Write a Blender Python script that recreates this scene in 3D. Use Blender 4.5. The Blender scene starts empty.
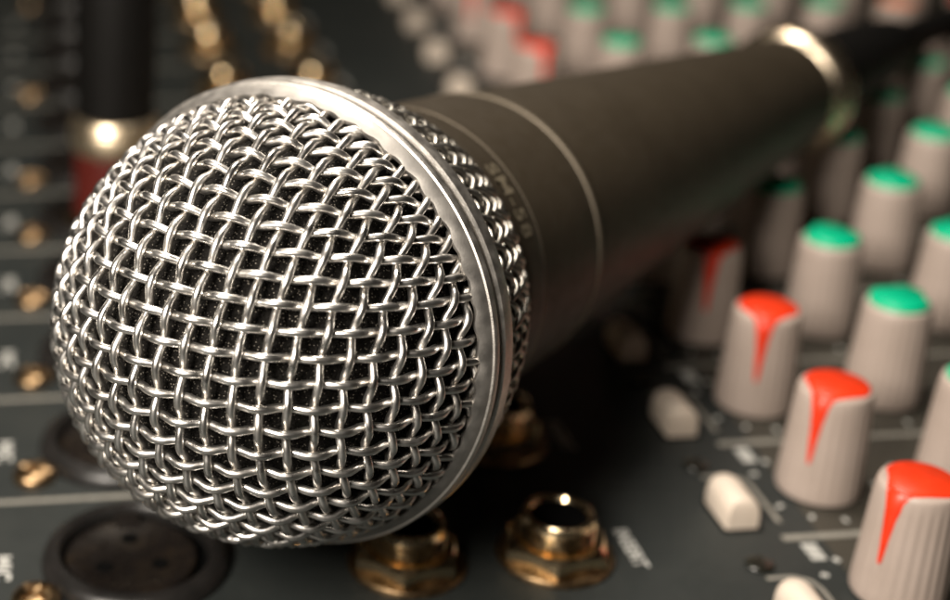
import bpy, bmesh, math, random
import numpy as np
from mathutils import Vector, Matrix

random.seed(7)
S = 0.001                      # every shape below is written in millimetres
PI = math.pi
sc = bpy.context.scene
COL = sc.collection

# ------------------------------------------------------------------ materials
def mat(name, color, rough=0.5, metal=0.0, noise=None, bump=None, spec=0.5, rough_var=0.0, coat=0.0, aniso=0.0):
    """noise=(scale per mm, other colour, low, high); bump=(scale per mm, strength, distance mm)"""
    m = bpy.data.materials.new(name); m.use_nodes = True
    nt = m.node_tree; b = nt.nodes['Principled BSDF']
    b.inputs['Base Color'].default_value = (*color, 1)
    b.inputs['Roughness'].default_value = rough
    b.inputs['Metallic'].default_value = metal
    b.inputs['Specular IOR Level'].default_value = spec
    b.inputs['Coat Weight'].default_value = coat
    b.inputs['Coat Roughness'].default_value = 0.25
    if noise or bump or rough_var:
        tc = nt.nodes.new('ShaderNodeTexCoord')
        mp = nt.nodes.new('ShaderNodeMapping'); mp.inputs['Scale'].default_value = (1000, 1000, 1000)
        nt.links.new(tc.outputs['Object'], mp.inputs['Vector'])
    if noise:
        n = nt.nodes.new('ShaderNodeTexNoise'); n.inputs['Scale'].default_value = noise[0]; n.inputs['Detail'].default_value = 4
        nt.links.new(mp.outputs[0], n.inputs['Vector'])
        r = nt.nodes.new('ShaderNodeValToRGB')
        r.color_ramp.elements[0].position = noise[2]; r.color_ramp.elements[1].position = noise[3]
        r.color_ramp.elements[0].color = (*color, 1); r.color_ramp.elements[1].color = (*noise[1], 1)
        nt.links.new(n.outputs['Fac'], r.inputs[0]); nt.links.new(r.outputs[0], b.inputs['Base Color'])
    if rough_var:
        n3 = nt.nodes.new('ShaderNodeTexNoise'); n3.inputs['Scale'].default_value = 0.6; n3.inputs['Detail'].default_value = 5
        nt.links.new(mp.outputs[0], n3.inputs['Vector'])
        mr = nt.nodes.new('ShaderNodeMapRange')
        mr.inputs['From Min'].default_value = 0.3; mr.inputs['From Max'].default_value = 0.7
        mr.inputs['To Min'].default_value = max(0.02, rough - rough_var); mr.inputs['To Max'].default_value = rough + rough_var
        nt.links.new(n3.outputs['Fac'], mr.inputs['Value']); nt.links.new(mr.outputs[0], b.inputs['Roughness'])
    if bump:
        n2 = nt.nodes.new('ShaderNodeTexNoise'); n2.inputs['Scale'].default_value = bump[0]; n2.inputs['Detail'].default_value = 3
        nt.links.new(mp.outputs[0], n2.inputs['Vector'])
        bp = nt.nodes.new('ShaderNodeBump'); bp.inputs['Strength'].default_value = bump[1]; bp.inputs['Distance'].default_value = bump[2] * S
        nt.links.new(n2.outputs['Fac'], bp.inputs['Height']); nt.links.new(bp.outputs[0], b.inputs['Normal'])
    return m

M = dict(
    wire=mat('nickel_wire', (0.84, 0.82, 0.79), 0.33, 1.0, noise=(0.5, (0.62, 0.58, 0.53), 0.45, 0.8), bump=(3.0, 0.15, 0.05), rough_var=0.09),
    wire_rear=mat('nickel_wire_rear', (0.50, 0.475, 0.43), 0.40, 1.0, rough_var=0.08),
    lip=mat('matte_nickel', (0.42, 0.40, 0.375), 0.58, 1.0, noise=(0.5, (0.40, 0.38, 0.355), 0.4, 0.7), bump=(5, 0.35, 0.05), rough_var=0.08),
    band=mat('satin_nickel', (0.66, 0.63, 0.59), 0.46, 1.0, noise=(4, (0.55, 0.52, 0.48), 0.35, 0.7), bump=(7, 0.5, 0.05), rough_var=0.08),
    groove=mat('groove_shadow', (0.03, 0.028, 0.025), 0.6, 0.4),
    foam=None,
    enamel=mat('bronze_grey_enamel', (0.034, 0.025, 0.0145), 0.56, 0.1, noise=(0.12, (0.040, 0.030, 0.018), 0.35, 0.65), bump=(7, 0.12, 0.02), rough_var=0.05),
    enamel_edge=mat('enamel_edge_highlight', (0.19, 0.16, 0.12), 0.45, 0.5),  # paler colour paints in the highlight along the seam edges
    print_mic=mat('pale_collar_print', (0.20, 0.17, 0.12), 0.5, noise=(2.5, (0.09, 0.075, 0.05), 0.4, 0.7)),
    gold=mat('aged_gold', (0.92, 0.73, 0.46), 0.20, 1.0, noise=(0.5, (0.68, 0.50, 0.30), 0.5, 0.85), rough_var=0.10, bump=(2, 0.15, 0.05)),
    gold_dark=mat('tarnished_gold', (0.42, 0.29, 0.16), 0.34, 1.0, noise=(0.9, (0.18, 0.11, 0.06), 0.4, 0.7), rough_var=0.1, bump=(2.5, 0.3, 0.1)),
    copper=mat('copper_red_edge', (0.60, 0.16, 0.05), 0.35, 1.0),
    gold_shell=mat('polished_shell', (0.96, 0.80, 0.60), 0.27, 1.0, rough_var=0.05),
    gold_soft=mat('satin_gold', (0.92, 0.76, 0.54), 0.38, 1.0, rough_var=0.06),
    hole=mat('black_bore', (0.003, 0.003, 0.003), 0.9, spec=0.05),
    black=mat('black_plastic', (0.010, 0.0095, 0.009), 0.36, noise=(0.2, (0.016, 0.014, 0.013), 0.4, 0.7), bump=(4, 0.2, 0.05), rough_var=0.08),
    black_in=mat('shaded_dusty_plastic', (0.010, 0.008, 0.007), 0.30, noise=(0.35, (0.018, 0.013, 0.009), 0.5, 0.75), spec=0.25, bump=(3, 0.2, 0.06), rough_var=0.1),  # insert colour darkened to stand for the shadow of the ball
    rubber=mat('black_rubber', (0.006, 0.0055, 0.005), 0.6, spec=0.2, bump=(3, 0.2, 0.05)),
    grip=mat('black_plug_grip', (0.005, 0.0045, 0.004), 0.55, spec=0.2, rough_var=0.05),
    red_sleeve=mat('dark_red_sleeve', (0.10, 0.012, 0.008), 0.4, rough_var=0.05),
    panel=mat('slate_panel_paint', (0.017, 0.0205, 0.020), 0.55, spec=0.3, noise=(0.08, (0.024, 0.027, 0.0255), 0.35, 0.7), bump=(6, 0.25, 0.03), rough_var=0.06),
    field=mat('brown_grey_panel_paint', (0.036, 0.033, 0.026), 0.55, spec=0.35, noise=(0.08, (0.045, 0.040, 0.031), 0.35, 0.7), bump=(6, 0.25, 0.03), rough_var=0.06),
    print_w=mat('white_print', (0.52, 0.52, 0.49), 0.6, noise=(1.2, (0.36, 0.36, 0.34), 0.45, 0.75)),
    print_g=mat('grey_print', (0.24, 0.23, 0.20), 0.6, noise=(1.0, (0.18, 0.17, 0.15), 0.4, 0.7)),
    knob=mat('pinkish_grey_plastic', (0.44, 0.36, 0.315), 0.42, noise=(0.2, (0.40, 0.325, 0.28), 0.35, 0.7), bump=(5, 0.12, 0.04), rough_var=0.05),
    knob_shade=mat('shaded_grey_plastic', (0.40, 0.33, 0.29), 0.42, rough_var=0.05),
    red=mat('orange_red_cap', (0.80, 0.045, 0.010), 0.38, noise=(0.4, (0.70, 0.035, 0.008), 0.4, 0.7), rough_var=0.05),
    green=mat('jade_green_cap', (0.000, 0.46, 0.235), 0.38, noise=(0.4, (0.0, 0.40, 0.20), 0.4, 0.7), rough_var=0.05),
    orange=mat('orange_cap', (0.78, 0.16, 0.02), 0.38, rough_var=0.05),
    button=mat('ivory_button', (0.66, 0.57, 0.48), 0.40, noise=(0.3, (0.60, 0.51, 0.42), 0.35, 0.7), rough_var=0.05),
    led=mat('unlit_indicator', (0.012, 0.012, 0.009), 0.2),
)

# black foam: crumbly cells with sparse glints
fm = bpy.data.materials.new('black_foam'); fm.use_nodes = True
nt = fm.node_tree; b = nt.nodes['Principled BSDF']; b.inputs['Roughness'].default_value = 0.8
tc = nt.nodes.new('ShaderNodeTexCoord'); mp = nt.nodes.new('ShaderNodeMapping'); mp.inputs['Scale'].default_value = (1000, 1000, 1000)
nt.links.new(tc.outputs['Object'], mp.inputs['Vector'])
v = nt.nodes.new('ShaderNodeTexVoronoi'); v.inputs['Scale'].default_value = 3.2
nt.links.new(mp.outputs[0], v.inputs['Vector'])
n = nt.nodes.new('ShaderNodeTexNoise'); n.inputs['Scale'].default_value = 2.2; n.inputs['Detail'].default_value = 3
nt.links.new(mp.outputs[0], n.inputs['Vector'])
lt = nt.nodes.new('ShaderNodeMath'); lt.operation = 'LESS_THAN'; lt.inputs[1].default_value = 0.26
nt.links.new(v.outputs['Distance'], lt.inputs[0])
gt = nt.nodes.new('ShaderNodeMath'); gt.operation = 'GREATER_THAN'; gt.inputs[1].default_value = 0.47
nt.links.new(n.outputs['Fac'], gt.inputs[0])
mu = nt.nodes.new('ShaderNodeMath'); mu.operation = 'MULTIPLY'
nt.links.new(lt.outputs[0], mu.inputs[0]); nt.links.new(gt.outputs[0], mu.inputs[1])
mx = nt.nodes.new('ShaderNodeMix'); mx.data_type = 'RGBA'
mx.inputs[6].default_value = (0.008, 0.007, 0.006, 1); mx.inputs[7].default_value = (0.22, 0.20, 0.17, 1)
nt.links.new(mu.outputs[0], mx.inputs[0]); nt.links.new(mx.outputs[2], b.inputs['Base Color'])
bp = nt.nodes.new('ShaderNodeBump'); bp.inputs['Strength'].default_value = 0.9; bp.inputs['Distance'].default_value = 0.0003
nt.links.new(v.outputs['Distance'], bp.inputs['Height']); nt.links.new(bp.outputs[0], b.inputs['Normal'])
b.inputs['Specular IOR Level'].default_value = 0.15
M['foam'] = fm

# ------------------------------------------------------------------ object helpers
def meshdata(name, verts, faces, material, smooth=True, sharp=None, mats=None, fmat=None):
    me = bpy.data.meshes.new(name)
    me.from_pydata([tuple(c * S for c in p) for p in verts], [], [tuple(f) for f in faces])
    for m_ in (mats or [material]): me.materials.append(m_)
    if fmat: me.polygons.foreach_set('material_index', fmat)
    me.polygons.foreach_set('use_smooth', [smooth] * len(me.polygons))
    me.update()
    bm = bmesh.new(); bm.from_mesh(me)
    bmesh.ops.recalc_face_normals(bm, faces=bm.faces)
    bm.to_mesh(me); bm.free()
    if smooth and sharp: me.set_sharp_from_angle(angle=math.radians(sharp))
    return me

def link(name, me, parent=None, loc=(0, 0, 0), rot=None):
    o = bpy.data.objects.new(name, me); COL.objects.link(o)
    o.location = [c * S for c in loc]
    if rot: o.rotation_euler = rot
    if parent: o.parent = parent
    return o

def obj(name, geo, material, parent=None, loc=(0, 0, 0), rot=None, smooth=True, sharp=35):
    return link(name, meshdata(name, geo[0], geo[1], material, smooth, sharp), parent, loc, rot)

def join(*geos):
    V, Fs = [], []
    for g in geos:
        k = len(V); V += list(g[0]); Fs += [[i + k for i in f] for f in g[1]]
    return V, Fs

def move(g, dx=0, dy=0, dz=0, rz=0):
    c, s = math.cos(rz), math.sin(rz)
    return [(x * c - y * s + dx, x * s + y * c + dy, z + dz) for x, y, z in g[0]], g[1]

def lathe(profile, n=48, cap0=False, cap1=False):
    V, Fs = [], []
    for r, z in profile:
        for i in range(n):
            a = 2 * PI * i / n; V.append((r * math.cos(a), r * math.sin(a), z))
    for k in range(len(profile) - 1):
        for i in range(n):
            j = (i + 1) % n
            Fs.append((k * n + i, k * n + j, (k + 1) * n + j, (k + 1) * n + i))
    if cap0: Fs.append(tuple(range(n)))
    if cap1: Fs.append(tuple((len(profile) - 1) * n + i for i in range(n)))
    return V, Fs

def prism(poly, z0, z1, bev=0.0):
    """flat outline extruded upward with an optional small bevel at its top edge"""
    n = len(poly); cx = sum(p[0] for p in poly) / n; cy = sum(p[1] for p in poly) / n
    lv = [(1, z0), (1, z1 - bev)] if bev else [(1, z0), (1, z1)]
    V, Fs = [], []
    rings = [[(x, y, z) for x, y in poly] for _, z in lv]
    if bev:
        ins = []
        for x, y in poly:
            d = math.hypot(x - cx, y - cy) or 1; k = max(0, d - bev) / d
            ins.append((cx + (x - cx) * k, cy + (y - cy) * k, z1))
        rings.append(ins)
    for r in rings: V += r
    for k in range(len(rings) - 1):
        for i in range(n):
            j = (i + 1) % n; Fs.append((k * n + i, k * n + j, (k + 1) * n + j, (k + 1) * n + i))
    Fs.append(tuple(range(n - 1, -1, -1))); Fs.append(tuple((len(rings) - 1) * n + i for i in range(n)))
    return V, Fs

def box(x0, x1, y0, y1, z0, z1, bev=0.0):
    return prism([(x0, y0), (x1, y0), (x1, y1), (x0, y1)], z0, z1, bev)

def tube(pts, r, n=8, normals=None, closed_ends=True):
    """r is a number or one radius per point"""
    P = [Vector(p) for p in pts]; V, Fs = [], []
    ref = None
    for k, p in enumerate(P):
        t = (P[min(k + 1, len(P) - 1)] - P[max(k - 1, 0)]).normalized()
        if normals is not None: a = Vector(normals[k])
        else:
            if ref is None:
                ref = Vector((0, 0, 1)) if abs(t.z) < 0.9 else Vector((1, 0, 0))
            a = ref
        a = (a - a.dot(t) * t).normalized(); bb = t.cross(a)
        if normals is None: ref = a
        rr = r if isinstance(r, (int, float)) else r[k]
        for i in range(n):
            g = 2 * PI * i / n
            q = p + a * (math.cos(g) * rr) + bb * (math.sin(g) * rr); V.append(tuple(q))
    for k in range(len(P) - 1):
        for i in range(n):
            j = (i + 1) % n; Fs.append((k * n + i, k * n + j, (k + 1) * n + j, (k + 1) * n + i))
    if closed_ends:
        Fs.append(tuple(range(n))); Fs.append(tuple((len(P) - 1) * n + i for i in range(n)))
    return V, Fs

def thing(name, label, cat, loc=(0, 0, 0), rot=None):
    o = bpy.data.objects.new(name, None); COL.objects.link(o)
    o.location = [c * S for c in loc]
    if rot: o.rotation_euler = rot
    o.empty_display_size = 0.01
    o['label'] = label; o['category'] = cat
    return o

def text_geo(s, height, spacing=1.0, bold=0.0):
    """glyph outlines as flat faces in mm: x along the line, y up the letter, centred"""
    cu = bpy.data.curves.new('lettering', 'FONT'); cu.body = s; cu.size = 1.0
    cu.space_character = spacing; cu.offset = bold; cu.resolution_u = 4
    o = bpy.data.objects.new('lettering', cu); COL.objects.link(o)
    dg = bpy.context.evaluated_depsgraph_get(); dg.update()
    me = o.evaluated_get(dg).to_mesh()
    V = [tuple(p.co) for p in me.vertices]; Fs = [tuple(p.vertices) for p in me.polygons]
    o.evaluated_get(dg).to_mesh_clear()
    bpy.data.objects.remove(o); bpy.data.curves.remove(cu)
    xs = [p[0] for p in V]; ys = [p[1] for p in V]; k = height / (max(ys) - min(ys))
    cx, cy = (max(xs) + min(xs)) / 2, (max(ys) + min(ys)) / 2
    return [((x - cx) * k, (y - cy) * k, 0) for x, y, z in V], Fs

# ------------------------------------------------------------------ microphone
ring_c = Vector((9.69, 156.6, 35.03))
axis = Vector((0.6006, 0.793, -0.1024)).normalized()
haxis = Vector((0.643, 0.7577, -0.062)).normalized()     # the handle sits a touch askew of the ball
ly = (Vector((0, 0, 1)) - axis.z * axis).normalized()
lx = ly.cross(axis)
mic = thing('handheld_microphone', 'silver mesh ball microphone with bronze grey handle lying across the mixer', 'microphone')
mic.matrix_world = Matrix(((lx.x, ly.x, axis.x, ring_c.x * S), (lx.y, ly.y, axis.y, ring_c.y * S), (lx.z, ly.z, axis.z, ring_c.z * S), (0, 0, 0, 1)))

tilt = axis.rotation_difference(haxis).to_matrix()
_L = Matrix(((lx.x, ly.x, axis.x), (lx.y, ly.y, axis.y), (lx.z, ly.z, axis.z)))
HROT = (_L.inverted() @ tilt @ _L).to_euler()
R, AD = 24.4, 26.8
WR, AMP = 0.455, 0.42
def net(n, a, mixk, roll):
    ch, eq = {}, {}
    pole = Vector((0, 0, -1))
    for i in range(-n, n + 1):
        ch[i, 0] = Vector((math.sin(i * a), 0, -math.cos(i * a)))
        ch[0, i] = Vector((0, math.sin(i * a), -math.cos(i * a)))
    for si in (1, -1):
        for sj in (1, -1):
            for i in range(1, n + 1):
                for j in range(1, n + 1):
                    A_, B_, C_ = ch.get((si * (i - 1), sj * j)), ch.get((si * i, sj * (j - 1))), ch.get((si * (i - 1), sj * (j - 1)))
                    if A_ is None or B_ is None or C_ is None: continue
                    if min(-A_.z, -B_.z) < -0.25: continue
                    nn = A_.cross(B_)
                    if nn.length < 1e-4: continue
                    nn.normalize()
                    ch[si * i, sj * j] = C_ - 2 * C_.dot(nn) * nn
    out = {}
    c, s = math.cos(roll), math.sin(roll)
    for (i, j), p in ch.items():
        rho = math.hypot(i, j) * a
        if rho < 1e-9: q = pole.copy()
        else:
            q = Vector((math.sin(rho) * i / math.hypot(i, j), math.sin(rho) * j / math.hypot(i, j), -math.cos(rho)))
        m = (p * mixk + q * (1 - mixk)).normalized()
        out[i, j] = Vector((m.x * c - m.y * s, m.x * s + m.y * c, m.z))
    return out

def catmull(p0, p1, p2, p3, t):
    return 0.5 * ((2 * p1) + (p2 - p0) * t + (2 * p0 - 5 * p1 + 4 * p2 - p3) * t * t + (3 * p1 - p0 - 3 * p2 + p3) * t ** 3)

ZC = -0.06
NN = 19
ROLL = -1
NET = net(NN, 0.106, 0.62, math.radians(ROLL))
SUB = 7
def dome(p, off):
    q = Vector((p.x * R, p.y * R, p.z * AD)); nn = Vector((p.x / R, p.y / R, p.z / AD)).normalized()
    return q + nn * off, nn
geos = []
rj = random.Random(3)
for fam in (0, 1):
    for i in range(-NN, NN + 1):
        jit = rj.uniform(-0.04, 0.04)
        seq = [(j, NET.get((i, j) if fam == 0 else (j, i))) for j in range(-NN, NN + 1)]
        best, cur = [], []
        for j, p in seq + [(99, None)]:
            if p is not None: cur.append((j, p))
            else:
                if len(cur) > len(best): best = cur
                cur = []
        if len(best) < 2: continue
        js = [b_[0] for b_ in best]; ps = [b_[1] for b_ in best]
        pts, nrm = [], []
        for k in range(len(ps) - 1):
            p0, p1, p2, p3 = ps[max(k - 1, 0)], ps[k], ps[k + 1], ps[min(k + 2, len(ps) - 1)]
            for s_ in range(SUB):
                t = s_ / SUB; q = catmull(p0, p1, p2, p3, t).normalized()
                jj = js[k] + t
                ph = math.cos(PI * (jj + i))
                off = AMP * ph * (1 - 0.12 * (ph * ph - 1)) * (1 if fam == 0 else -1) + jit
                w, nn = dome(q, off)
                if q.z > ZC:
                    if pts:
                        if len(pts) > 3: geos.append(tube(pts, WR, 8, nrm))
                        pts, nrm = [], []
                    continue
                pts.append(w); nrm.append(nn)
        if len(pts) > 3: geos.append(tube(pts, WR, 8, nrm))
obj('wire_grille', join(*geos), M['wire'], mic, sharp=None)

# foam windscreen inside the grille
prof = [(math.sin(t) * 22.6, -math.cos(t) * 25.0) for t in [PI / 2 * k / 24 for k in range(25)]] + [(22.6, 3), (20.5, 9), (17, 13)]
prof[0] = (0.01, prof[0][1])
obj('foam_liner', lathe(prof, 96, True, True), M['foam'], mic, sharp=None)

# ring: matte flange that swallows the wire ends, polished edge, groove, outer band
NR = 256
V, Fs = [], []
lipprof = [(24.0, -1.4), (24.75, -2.7), (25.1, -2.85), (25.5, -2.5), (25.95, -1.75), (26.0, -1.5), (26.0, -1.3), (25.8, -0.4), (25.3, -0.3)]
for k, (r, z) in enumerate(lipprof):
    for i in range(NR):
        a = 2 * PI * i / NR
        wv = 0.16 * math.sin(a * 54) + 0.07 * math.sin(a * 23 + 1)
        f = [1, 1, 0.9, 0.25, 0, 0, 0, 0, 0][k]
        V.append(((r + wv * f * 0.5) * math.cos(a), (r + wv * f * 0.5) * math.sin(a), z + wv * f))
for k in range(len(lipprof) - 1):
    for i in range(NR):
        j = (i + 1) % NR; Fs.append((k * NR + i, k * NR + j, (k + 1) * NR + j, (k + 1) * NR + i))
ring = obj('grille_ring', (V, Fs), M['lip'], mic, sharp=40)
obj('edge_bead', lathe([(25.8, -1.62), (26.2, -1.5), (26.34, -1.2), (26.34, -0.75), (26.2, -0.5), (25.6, -0.45)], NR), M['band'], ring)
obj('groove', lathe([(25.9, -0.5), (25.45, -0.3), (25.45, 0.35), (25.9, 0.5)], NR), M['groove'], ring)
obj('outer_band', lathe([(25.4, 0.2), (26.15, 0.28), (26.38, 0.5), (26.42, 1.2), (26.36, 2.2), (26.15, 2.6), (25.4, 2.8), (24.4, 2.8)], NR), M['band'], ring)

# rear grille: diagonal woven wire tapering to the collar
geos = []
N2, W2 = 50, 0.62
pch = 2 * PI / N2
def rear(t):
    return 24.9 - 5.2 * t ** 1.8, 2.6 + 15.4 * t
for sg in (1, -1):
    for k in range(N2):
        pts, nrm = [], []
        for q in range(41):
            t = q / 40; r, z = rear(t); ph = k * pch + sg * W2 * t
            m_ = 2 * W2 * t / pch
            off = 0.38 * math.cos(PI * m_) * sg
            slope = 5.2 * 1.8 * t ** 0.8 / 15.4
            nn = Vector((math.cos(ph), math.sin(ph), slope)).normalized()
            pts.append(Vector((r * math.cos(ph), r * math.sin(ph), z)) + nn * off); nrm.append(nn)
        geos.append(tube(pts, 0.36, 8, nrm))
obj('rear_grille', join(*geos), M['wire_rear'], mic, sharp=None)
obj('rear_liner', lathe([(23.2, 2.4)] + [(rear(t)[0] - 1.3, rear(t)[1]) for t in (0.1, 0.3, 0.5, 0.7, 0.9, 1)] + [(15, 18.2)], 96), M['foam'], mic)

# collar, lettering and handle
collar = obj('collar', lathe([(15, 17.6), (19.6, 17.6), (20.1, 17.75), (20.2, 18.1), (20.05, 19.2), (19.7, 22.0), (19.55, 22.8), (19.3, 23.05), (18.9, 23.1)], 192), M['enamel'], mic, rot=HROT)
g = text_geo('SM-58', 2.5, 1.15, 0.025)
th0 = math.radians(140)
def on_collar(x, y):
    z = 20.2 + y; r = 20.25 - (z - 18.1) * 0.125
    a = th0 + x / r
    return (r * math.cos(a), r * math.sin(a), z)
obj('lettering', ([on_collar(x, y) for x, y, z in g[0]], g[1]), M['print_mic'], collar, sharp=None)
hp = [(18.9, 23.05), (19.15, 23.2), (19.35, 23.5), (19.3, 24.2), (19.05, 28), (18.8, 32), (18.45, 37.5), (18.2, 38.6)]
obj('upper_handle', lathe(hp, 192), M['enamel'], mic, rot=HROT)
obj('seam', lathe([(18.8, 22.95), (19.45, 23.1), (19.5, 23.35), (19.25, 23.6)], 192), M['enamel_edge'], mic, rot=HROT)
obj('joint_ring', lathe([(17.8, 38.5), (18.38, 38.65), (18.45, 38.9), (18.38, 39.25), (17.8, 39.4)], 192), M['enamel_edge'], mic, rot=HROT)
def hr(z): return 18.0 - (z - 39) / 106 * 8.0
hb = [(17.6, 39.0), (17.95, 39.3)] + [(hr(z), z) for z in (40, 50, 65, 85, 105, 125, 137)] + [(10.55, 139.5), (10.4, 141.5), (10.0, 142.7), (9.4, 143.3), (8.4, 143.4)]
obj('handle', lathe(hb, 192, False, True), M['enamel'], mic, rot=HROT)

# the cable plugged into the tail
def L2W(x, y, z): return ring_c + haxis * z
cab = thing('microphone_cable', 'black microphone cable with shiny brass connector plugged into the handle end', 'cable', tuple(L2W(0, 0, 143.4)))
cab.rotation_euler = (tilt @ _L).to_euler()
obj('connector_shell', lathe([(8.3, 0.05), (10.2, 0.4), (11.2, 1.4), (11.7, 2.8), (11.8, 4.2), (11.5, 5.8), (10.8, 7.0), (10.2, 8.0), (9.6, 10.0), (8.6, 11.0), (7, 11.3)], 96, True, True), M['gold_shell'], cab)
boot = obj('rubber_boot', lathe([(7.6, 11.0), (8.3, 11.6), (8.2, 20), (7.6, 34), (6.8, 50), (5.6, 60), (4.2, 62)], 64, True, True), M['rubber'], cab)
pts = []
for k in range(25):
    t = k / 24
    pts.append((-34 * t * t, 16 * t * t - 2 * t, 58 + 150 * t))
obj('cord', tube(pts, 3.6, 20), M['rubber'], cab)

# ------------------------------------------------------------------ mixing console
YAW = math.radians(5.8)
def w_of(uv):
    c, s = math.cos(YAW), math.sin(YAW)
    return uv[0] * c - uv[1] * s, uv[0] * s + uv[1] * c
def in_view(uv, z, margin=60):
    X, Y = w_of(uv); P_ = math.radians(25)
    d = Y * math.cos(P_) + (110 - z) * math.sin(P_); up = -(110 - z) * math.cos(P_) + Y * math.sin(P_)
    if d < 20: return False
    x = 200 + X / d * 1560; y = 300 - up / d * 1560
    return -margin < x < 950 + margin and -margin < y < 600 + margin
con = thing('mixing_console', 'dark grey mixing console with rows of sockets and red and green capped knobs', 'audio mixer', (0, 0, 0), (0, 0, YAW))
def part(name, geo, m_, uv=(0, 0), z=0.0, rz=0.0, sharp=35, smooth=True, parent=None):
    return obj(name, geo, m_, parent or con, (uv[0], uv[1], z), (0, 0, rz) if rz else None, smooth, sharp)

part('panel', box(-260, 480, 40, 900, -40, 0, 2), M['panel'])
part('knob_field', prism([(89.5, 60), (460, 60), (460, 880), (131, 880)], -0.5, 0.10), M['field'])

PL = 28.0                                   # socket strip spacing
PK = 23.3                                   # knob row spacing
strip_v = [147 + PL * k for k in range(-1, 22)]
g = join(*[box(-200, 34, v_ - 0.42, v_ + 0.42, -0.2, 0.07) for v_ in strip_v])
part('strip_lines', g, M['print_g'], smooth=False)
def du(v_): return 0.055 * (v_ - 145)
rows = [144.5 + PK * k for k in range(-2, 7)] + [305, 327, 356, 388, 422, 458, 496, 540]
g = join(*[box(89.5 + du(v_), 400, v_ + 11.6, v_ + 12.7, -0.2, 0.16) for v_ in rows])
part('row_lines', g, M['print_g'], smooth=False)

# printed words, read from the right side of the desk
def printed(s, h, u, v_, z, name):
    q = text_geo(s, h, 1.05, 0.03)
    pts_ = [(y + u, -x + v_, z) for x, y, _ in q[0]]
    return pts_, q[1]
for k in range(-1, 10):
    if in_view((69.8, 156.5 + 28 * k), 0): part('insert_lettering', printed('INSERT', 1.9, 69.8, 156.5 + 28 * k, 0.06, ''), M['print_w'], sharp=None)
    if in_view((-9.0, 160 + 28 * k), 0): part('socket_lettering', printed('MIC', 2.3, -8.0, 160 + 28 * k, 0.06, ''), M['print_w'], sharp=None)

# control-field print: tick marks round each knob, button outlines and small legends
def arc_pts(cx, cy, r, a0, a1, n):
    return [(cx + r * math.cos(a0 + (a1 - a0) * k / n), cy + r * math.sin(a0 + (a1 - a0) * k / n)) for k in range(n + 1)]
def stroke(pl, w, z=0.15, z0=-0.2):
    V, Fs = [], []
    for k, (x, y) in enumerate(pl):
        xa, ya = pl[max(k - 1, 0)]; xb, yb = pl[min(k + 1, len(pl) - 1)]
        L = math.hypot(xb - xa, yb - ya) or 1; nx, ny = -(yb - ya) / L * w / 2, (xb - xa) / L * w / 2
        V += [(x - nx, y - ny, z), (x + nx, y + ny, z)]
    for k in range(len(pl) - 1): Fs.append((2 * k, 2 * k + 1, 2 * k + 3, 2 * k + 2))
    return V, Fs
ticks, tickme = [], {}
cols = [98.0, 117.5, 138.5, 157.8, 177.0, 195.5, 214.0, 233.0]
for v_ in rows[:16]:
    for ci, u0 in enumerate(cols[:6]):
        u = u0 + du(v_)
        for k in range(11):
            a = math.radians(-120 - 150 * 0 + 0) + math.radians(300) * k / 10 - math.radians(30)
            if k % 2 and ci: continue
            rr = 8.0
            ticks.append(move(box(-0.45, 0.45, -0.28, 0.28, -0.2, 0.17), rr * math.cos(a), rr * math.sin(a), 0, a))
        key = 'first' if ci == 0 else 'rest'
        if key not in tickme:
            tg = join(*ticks); tickme[key] = meshdata('scale_marks', tg[0], tg[1], M['print_w'], False)
        ticks = []
        if in_view((u, v_), 0, 30) and v_ < 300: link('scale_marks', tickme[key], con, (u, v_, 0))
    uo = 89.6 + du(v_)
    part('button_outline', stroke([(uo - 4.6, v_ + 27.2), (uo - 1.2, v_ + 27.2), (uo + 0.4, v_ + 26.2), (uo + 1.0, v_ + 24.5), (uo + 1.0, v_ + 15.5)], 0.7, 0.19), M['print_g'], smooth=False)
    for q in range(3):
        ticks.append(box(uo + 1.5, uo + 3.3, v_ + 7.2 + q * 1.25, v_ + 8.1 + q * 1.25, -0.2, 0.17))
    if in_view((uo + 2, v_ + 8), 0, 10): part('legend_print', join(*ticks), M['print_w'], smooth=False)
    ticks = []

# knob: tapered grip with dished rim; cap: teardrop on top that narrows into a pointer line down the side
KH = 15.3
def knob_r(z): return 5.4 - 0.72 * (z / KH)
def knob_geo():
    prof = [(5.0, 0.15), (5.35, 0.3), (5.42, 0.7)]
    prof += [(knob_r(z), z) for z in (2, 4, 7, 10, 13, 14.3)] + [(4.62, 14.8), (4.5, 15.15), (4.25, KH), (3.4, 15.25), (0.02, 15.15)]
    return lathe(prof, 208, True, False)
def cap_geo(top_z=15.62):
    top = []
    # fan outline: round back close to the rim, straight shoulders that run in to the rim at -y
    for k in range(25):
        a = math.radians(-12) + math.radians(204) * k / 24
        top.append((4.1 * math.cos(a), 0.1 + 4.0 * math.sin(a)))
    top += [(-2.6, -2.4), (-1.45, -4.3), (0, -4.55), (1.45, -4.3), (2.6, -2.4)]
    g1 = prism(top, 15.0, top_z, 0.22)
    V, Fs = [], []
    prev = None
    for z, w in ((15.45, 1.5), (14.9, 1.48), (13, 1.16), (10.5, 0.86), (8, 0.55), (6.2, 0.34), (6.0, 0.2)):
        r = knob_r(min(z, 14.3)) + 0.14
        if z > 15.2: r = 4.2
        k = len(V)
        for s_ in (-1, -0.5, 0, 0.5, 1):
            x = s_ * w; V.append((x, -math.sqrt(r * r - x * x) - (0.10 if abs(s_) < 1 else -0.3), z))
        if prev is not None:
            for q in range(4): Fs.append((prev + q, prev + q + 1, k + q + 1, k + q))
        prev = k
    return g1, (V, Fs)
kb = knob_geo()
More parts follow.
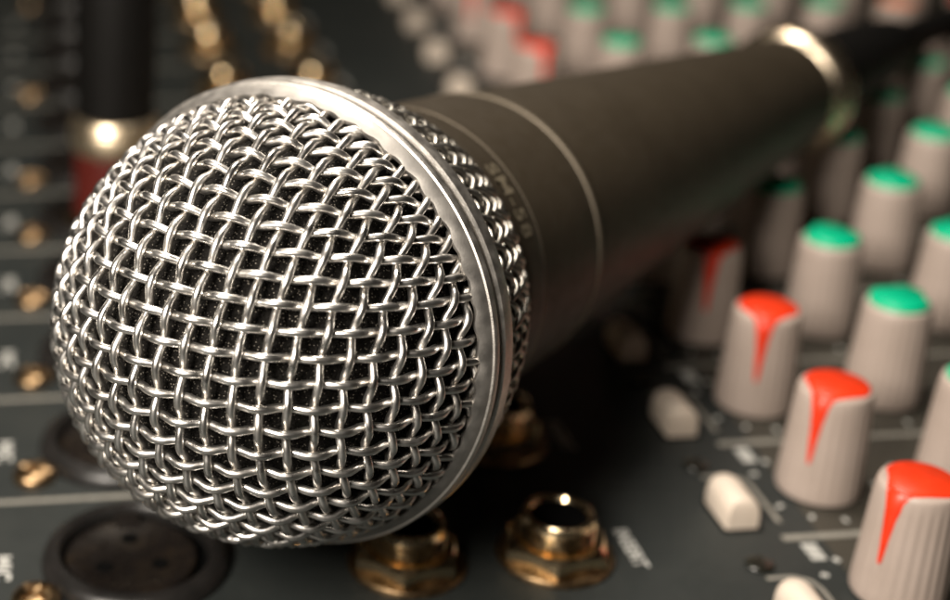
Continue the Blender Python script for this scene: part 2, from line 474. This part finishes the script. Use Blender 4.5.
kb = ([(x * (1 + (0.010 * math.cos(26 * math.atan2(y, x)) if 1.5 < z < 14 else 0)), y * (1 + (0.010 * math.cos(26 * math.atan2(y, x)) if 1.5 < z < 14 else 0)), z) for x, y, z in kb[0]], kb[1])
kme = meshdata('knob', kb[0], kb[1], M['knob'], True, 50)
ca, cb = cap_geo(); cc = join(ca, cb)
capme = {c: meshdata('cap_' + c, cc[0], cc[1], M[c], True, 50) for c in ('red', 'orange')}
cc = join(*cap_geo(16.25)); capme['green'] = meshdata('cap_green', cc[0], cc[1], M['green'], True, 50)
colour = ['red', 'green', 'green', 'green', 'green', 'orange', 'red', 'green']
rk = random.Random(11)
fixed = {('red', 0): -8, ('red', 1): 6, ('red', 2): 4}
nk = 0
for ci, u0 in enumerate(cols):
    for ri, v_ in enumerate(rows):
        u = u0 + du(v_)
        if not (in_view((u, v_), 0) or in_view((u, v_), 15)): continue
        c = colour[ci]
        if ci == 0: ang = {2: -62, 3: -48, 4: -28, 5: -20}.get(ri, rk.uniform(-40, 40))
        else: ang = 150 + rk.uniform(-22, 22)
        if v_ == 305 and ci < 3: continue
        # the handle rests here: no knob where its barrel passes
        X_, Y_ = w_of((u, v_)); q_ = Vector((X_, Y_, KH)) - ring_c; s_ = q_.dot(haxis)
        if 40 < s_ < 152 and (q_ - haxis * s_).length < hr(s_) + 0.5: continue
        e = link('knob', kme, con, (u, v_, 0.1), (0, 0, math.radians(ang)))
        e['label'] = '%s capped pinkish grey knob' % ('orange red' if c == 'red' else c)
        link('pointer_cap', capme[c], e); nk += 1

# buttons beside the knob field, with a dark indicator below each
def button_geo():
    pl = arc_pts(0, 2.6, 2.55, 0, PI, 12) + [(-2.55, -4.2), (-2.3, -4.6), (2.3, -4.6), (2.55, -4.2)]
    n_ = len(pl); V, Fs = [], []
    lev = [(1.0, 0), (1.0, 1.9), (0.96, 2.7), (0.87, 3.4), (0.72, 3.95), (0.5, 4.35), (0.25, 4.55), (0.05, 4.6)]
    for f, z in lev:
        for x, y in pl:
            V.append((x * f, y * (0.35 + 0.65 * f) if y > 0 else y * (0.7 + 0.3 * f), z))
    for k in range(len(lev) - 1):
        for i in range(n_):
            j = (i + 1) % n_; Fs.append((k * n_ + i, k * n_ + j, (k + 1) * n_ + j, (k + 1) * n_ + i))
    Fs.append(tuple((len(lev) - 1) * n_ + i for i in range(n_)))
    return V, Fs
bg_ = button_geo(); bme = meshdata('push_button', bg_[0], bg_[1], M['button'], True, 40)
sl_ = prism(arc_pts(0, 2.6, 2.95, 0, PI, 12) + [(-2.95, -4.95), (2.95, -4.95)], -0.3, 0.22); slm = meshdata('button_slot', sl_[0], sl_[1], M['hole'], False)
lg = lathe([(1.75, -0.2), (1.75, 0.35), (1.5, 0.5), (0.02, 0.3)], 24); lme = meshdata('indicator_hole', lg[0], lg[1], M['led'], True, 40)
for k in range(-1, 14):
    v_ = 163.0 + PK * k if k < 6 else 311 + 29.5 * (k - 6); u = 84.2 + du(v_)
    if in_view((u, v_), 0):
        b_ = link('push_button', bme, con, (u, v_, 0))
        if k >= 6: b_.scale = (1, 0.62, 1)
        else: b_.scale = (0.86, 0.88, 0.95)
        link('button_slot', slm, b_)
    if in_view((u, v_ + 12), 0): link('indicator', lme, con, (u + 0.2, v_ + 11.6, 0))

# XLR sockets: black flange with chamfer, recessed insert with three contact holes
def xlr_parts():
    fl = lathe([(11.6, -0.3), (11.6, 0.6), (11.2, 1.5), (10.4, 2.1), (9.6, 2.15), (9.2, 1.8), (9.0, 0.9), (8.9, -0.2)], 96)
    ins = lathe([(8.1, -0.2), (8.1, 1.0), (7.85, 1.35), (7.2, 1.45), (6.6, 1.2), (0.02, 1.1)], 72)
    ins = join(ins, box(-1.6, 1.6, 6.0, 9.3, -0.1, 1.7, 0.3))
    hl = join(*[move(lathe([(1.1, 1.0), (1.1, 1.25), (0.9, 1.3), (0.8, 1.2), (0.02, 1.16)], 20), 3.9 * math.cos(a), 3.9 * math.sin(a)) for a in (math.radians(-30), math.radians(90), math.radians(210))])
    fl2 = lathe([(9.05, -0.1), (9.05, 0.05), (8.0, 0.05)], 64)
    return fl, ins, hl, fl2
fl, ins, hl, fl2 = xlr_parts()
xm = [meshdata('socket_flange', fl[0], fl[1], M['black'], True, 40), meshdata('socket_insert', ins[0], ins[1], M['black_in'], True, 40),
      meshdata('contact_holes', hl[0], hl[1], M['hole'], True, 40), meshdata('socket_gap', fl2[0], fl2[1], M['hole'], True, 40)]
def screw_geo():
    V, Fs = [], []
    n_ = 48; lev = [(2.9, 0.0), (2.95, 0.5), (2.75, 1.0), (2.3, 1.4), (1.7, 1.6), (1.2, 1.66), (0.6, 1.68), (0.02, 1.68)]
    for r, z in lev:
        for i in range(n_):
            a = 2 * PI * i / n_; x, y = r * math.cos(a), r * math.sin(a)
            sl = min(abs(x), abs(y)) < 0.34 and r < 1.8
            V.append((x, y, z - (0.6 if sl else 0)))
    for k in range(len(lev) - 1):
        for i in range(n_):
            j = (i + 1) % n_; Fs.append((k * n_ + i, k * n_ + j, (k + 1) * n_ + j, (k + 1) * n_ + i))
    return V, Fs
sg_ = screw_geo(); sme = meshdata('screw', sg_[0], sg_[1], M['gold_dark'], True, 30)
# jack sockets: washer, chamfered hex nut, threaded bushing with a bore
def jack_parts():
    wash = lathe([(7.2, -0.1), (7.3, 0.5), (7.1, 0.85), (5.5, 0.95)], 64)
    V, Fs = [], []
    n_ = 72; lev = []
    for k in range(n_):
        a = 2 * PI * k / n_; ah = (a % (PI / 3)) - PI / 6; rh = 5.85 / math.cos(ah)
        V.append((rh * math.cos(a), rh * math.sin(a), 0.9))
    for k in range(n_):
        a = 2 * PI * k / n_; ah = (a % (PI / 3)) - PI / 6; rh = 5.85 / math.cos(ah)
        V.append((rh * math.cos(a), rh * math.sin(a), 3.3 - (rh - 5.85) * 0.8))
    for k in range(n_):
        a = 2 * PI * k / n_; V.append((5.6 * math.cos(a), 5.6 * math.sin(a), 3.55))
    for k in range(n_):
        a = 2 * PI * k / n_; V.append((4.3 * math.cos(a), 4.3 * math.sin(a), 3.5))
    for q in range(3):
        for i in range(n_):
            j = (i + 1) % n_; Fs.append((q * n_ + i, q * n_ + j, (q + 1) * n_ + j, (q + 1) * n_ + i))
    prof = [(4.45, 3.0)]
    z = 3.5
    while z < 6.4: prof += [(4.3, z), (4.62, z + 0.3)]; z += 0.6
    prof += [(4.45, 6.6), (4.3, 7.1), (4.0, 7.25), (3.6, 7.15), (3.35, 6.7), (3.3, 4.5)]
    return wash, (V, Fs), lathe(prof, 64), lathe([(3.28, 6.6), (3.2, 1.5), (0.02, 1.4)], 32)
wa, nu, bu, bo = jack_parts()
jm = [meshdata('jack_washer', wa[0], wa[1], M['gold_dark'], True, 40), meshdata('hex_nut', nu[0], nu[1], M['gold'], True, 25),
      meshdata('bushing', bu[0], bu[1], M['gold'], True, 25), meshdata('bore', bo[0], bo[1], M['hole'], True, 40)]
for k in range(-1, 12):
    v0 = 28 * k
    if in_view((8.4, 160 + v0), 0, 120):
        f = link('microphone_socket', xm[0], con, (8.4, 160 + v0, 0))
        link('socket_insert', xm[1], f, (-0.6, -0.6, 0)); link('contact_holes', xm[2], f, (-0.6, -0.6, 0)); link('socket_gap', xm[3], f)
    for u_, v_ in ((-3.9, 152.8 + v0), (20.5, 167.0 + v0)):
        if in_view((u_, v_), 0) and k not in (6, 8, 9): link('screw', sme, con, (u_, v_, 0), (0, 0, rk.uniform(0, 1.5)))
    for u_ in (41.2, 59.8 + 0.012 * v0):
        vj = [128, 156, 184, 212, 240, 268, 308, 348, 382, 414, 444, 476, 508][k + 1]
        if in_view((u_, vj), 0):
            j_ = link('jack_socket', jm[0], con, (u_, vj, 0), (0, 0, 0.26 if k == 0 else rk.uniform(0, 1)))
            j_.scale = (1, 1, 0.88)
            link('hex_nut', jm[1], j_); link('bushing', jm[2], j_); link('bore', jm[3], j_)

# upright jack plug standing in a socket behind the microphone
pu, pv = 11.0, 268.0
px_, py_ = w_of((pu, pv))
plug = thing('jack_plug', 'upright black jack plug with shiny gold collar behind the microphone ball', 'audio plug', (px_, py_, -1.2), (0, math.radians(2.2), 0))
obj('plug_base', lathe([(8.4, 2.2), (8.5, 3.4), (7.4, 4.2), (6.6, 4.6)], 64, True), M['gold_dark'], plug)
obj('red_sleeve', lathe([(6.6, 4.4), (7.3, 5.0), (7.3, 16.0), (6.8, 16.6)], 64), M['red_sleeve'], plug)
obj('gold_collar', lathe([(6.5, 16.4), (7.6, 16.9), (8.1, 17.8), (8.15, 20.2), (7.7, 21.4), (7.9, 22.0), (7.5, 23.0), (6.6, 23.4)], 64), M['gold_soft'], plug)
obj('black_grip', lathe([(6.4, 23.2), (7.1, 23.6), (7.2, 40), (7.2, 66), (6.2, 72), (4.2, 80), (3.2, 84)], 64, False, True), M['grip'], plug)
obj('cord', tube([(0, 0, 82), (0, 1, 95), (1, 6, 112), (3, 16, 130), (6, 34, 148)], 3.0, 16), M['rubber'], plug)

# ------------------------------------------------------------------ lamps
def area(name, loc, target, w, h, power, color):
    l = bpy.data.lights.new(name, 'AREA'); l.shape = 'RECTANGLE'; l.size = w * S; l.size_y = h * S; l.energy = power; l.color = color
    o = bpy.data.objects.new(name, l); COL.objects.link(o); o.location = [c * S for c in loc]
    d = Vector(target) - Vector(loc); o.rotation_euler = d.to_track_quat('-Z', 'Y').to_euler()
    return o
W = (1.0, 0.91, 0.80)
area('key_softbox', (-118, -25, 185), (0, 150, 30), 100, 90, 1.55, W)
area('overhead_softbox', (5, 225, 270), (60, 200, 0), 80, 80, 0.74, W)
area('back_lamp', (20, 420, 420), (50, 330, 0), 30, 30, 0.15, (1.0, 0.84, 0.64))

w = bpy.data.worlds.new('World'); sc.world = w; w.use_nodes = True
bgn = w.node_tree.nodes['Background']; bgn.inputs[0].default_value = (0.09, 0.075, 0.058, 1); bgn.inputs[1].default_value = 0.06

# ------------------------------------------------------------------ camera
cd = bpy.data.cameras.new('camera'); cam = bpy.data.objects.new('camera', cd); COL.objects.link(cam)
cam.location = (0, 0, 110 * S); cam.rotation_euler = (math.radians(65), 0, 0)
cd.sensor_width = 36; cd.lens = 36 * 1560 / 950; cd.shift_x = 275 / 950
cd.clip_start = 0.005; cd.clip_end = 20
cd.dof.use_dof = True; cd.dof.focus_distance = 0.154; cd.dof.aperture_fstop = cd.lens / 4.3
sc.camera = cam

sc.render.engine = 'CYCLES'
sc.cycles.samples = 256; sc.cycles.use_denoising = True
sc.cycles.max_bounces = 8
sc.render.resolution_x = 1024; sc.render.resolution_y = 647
sc.view_settings.view_transform = 'Standard'; sc.view_settings.look = 'None'; sc.view_settings.exposure = 0
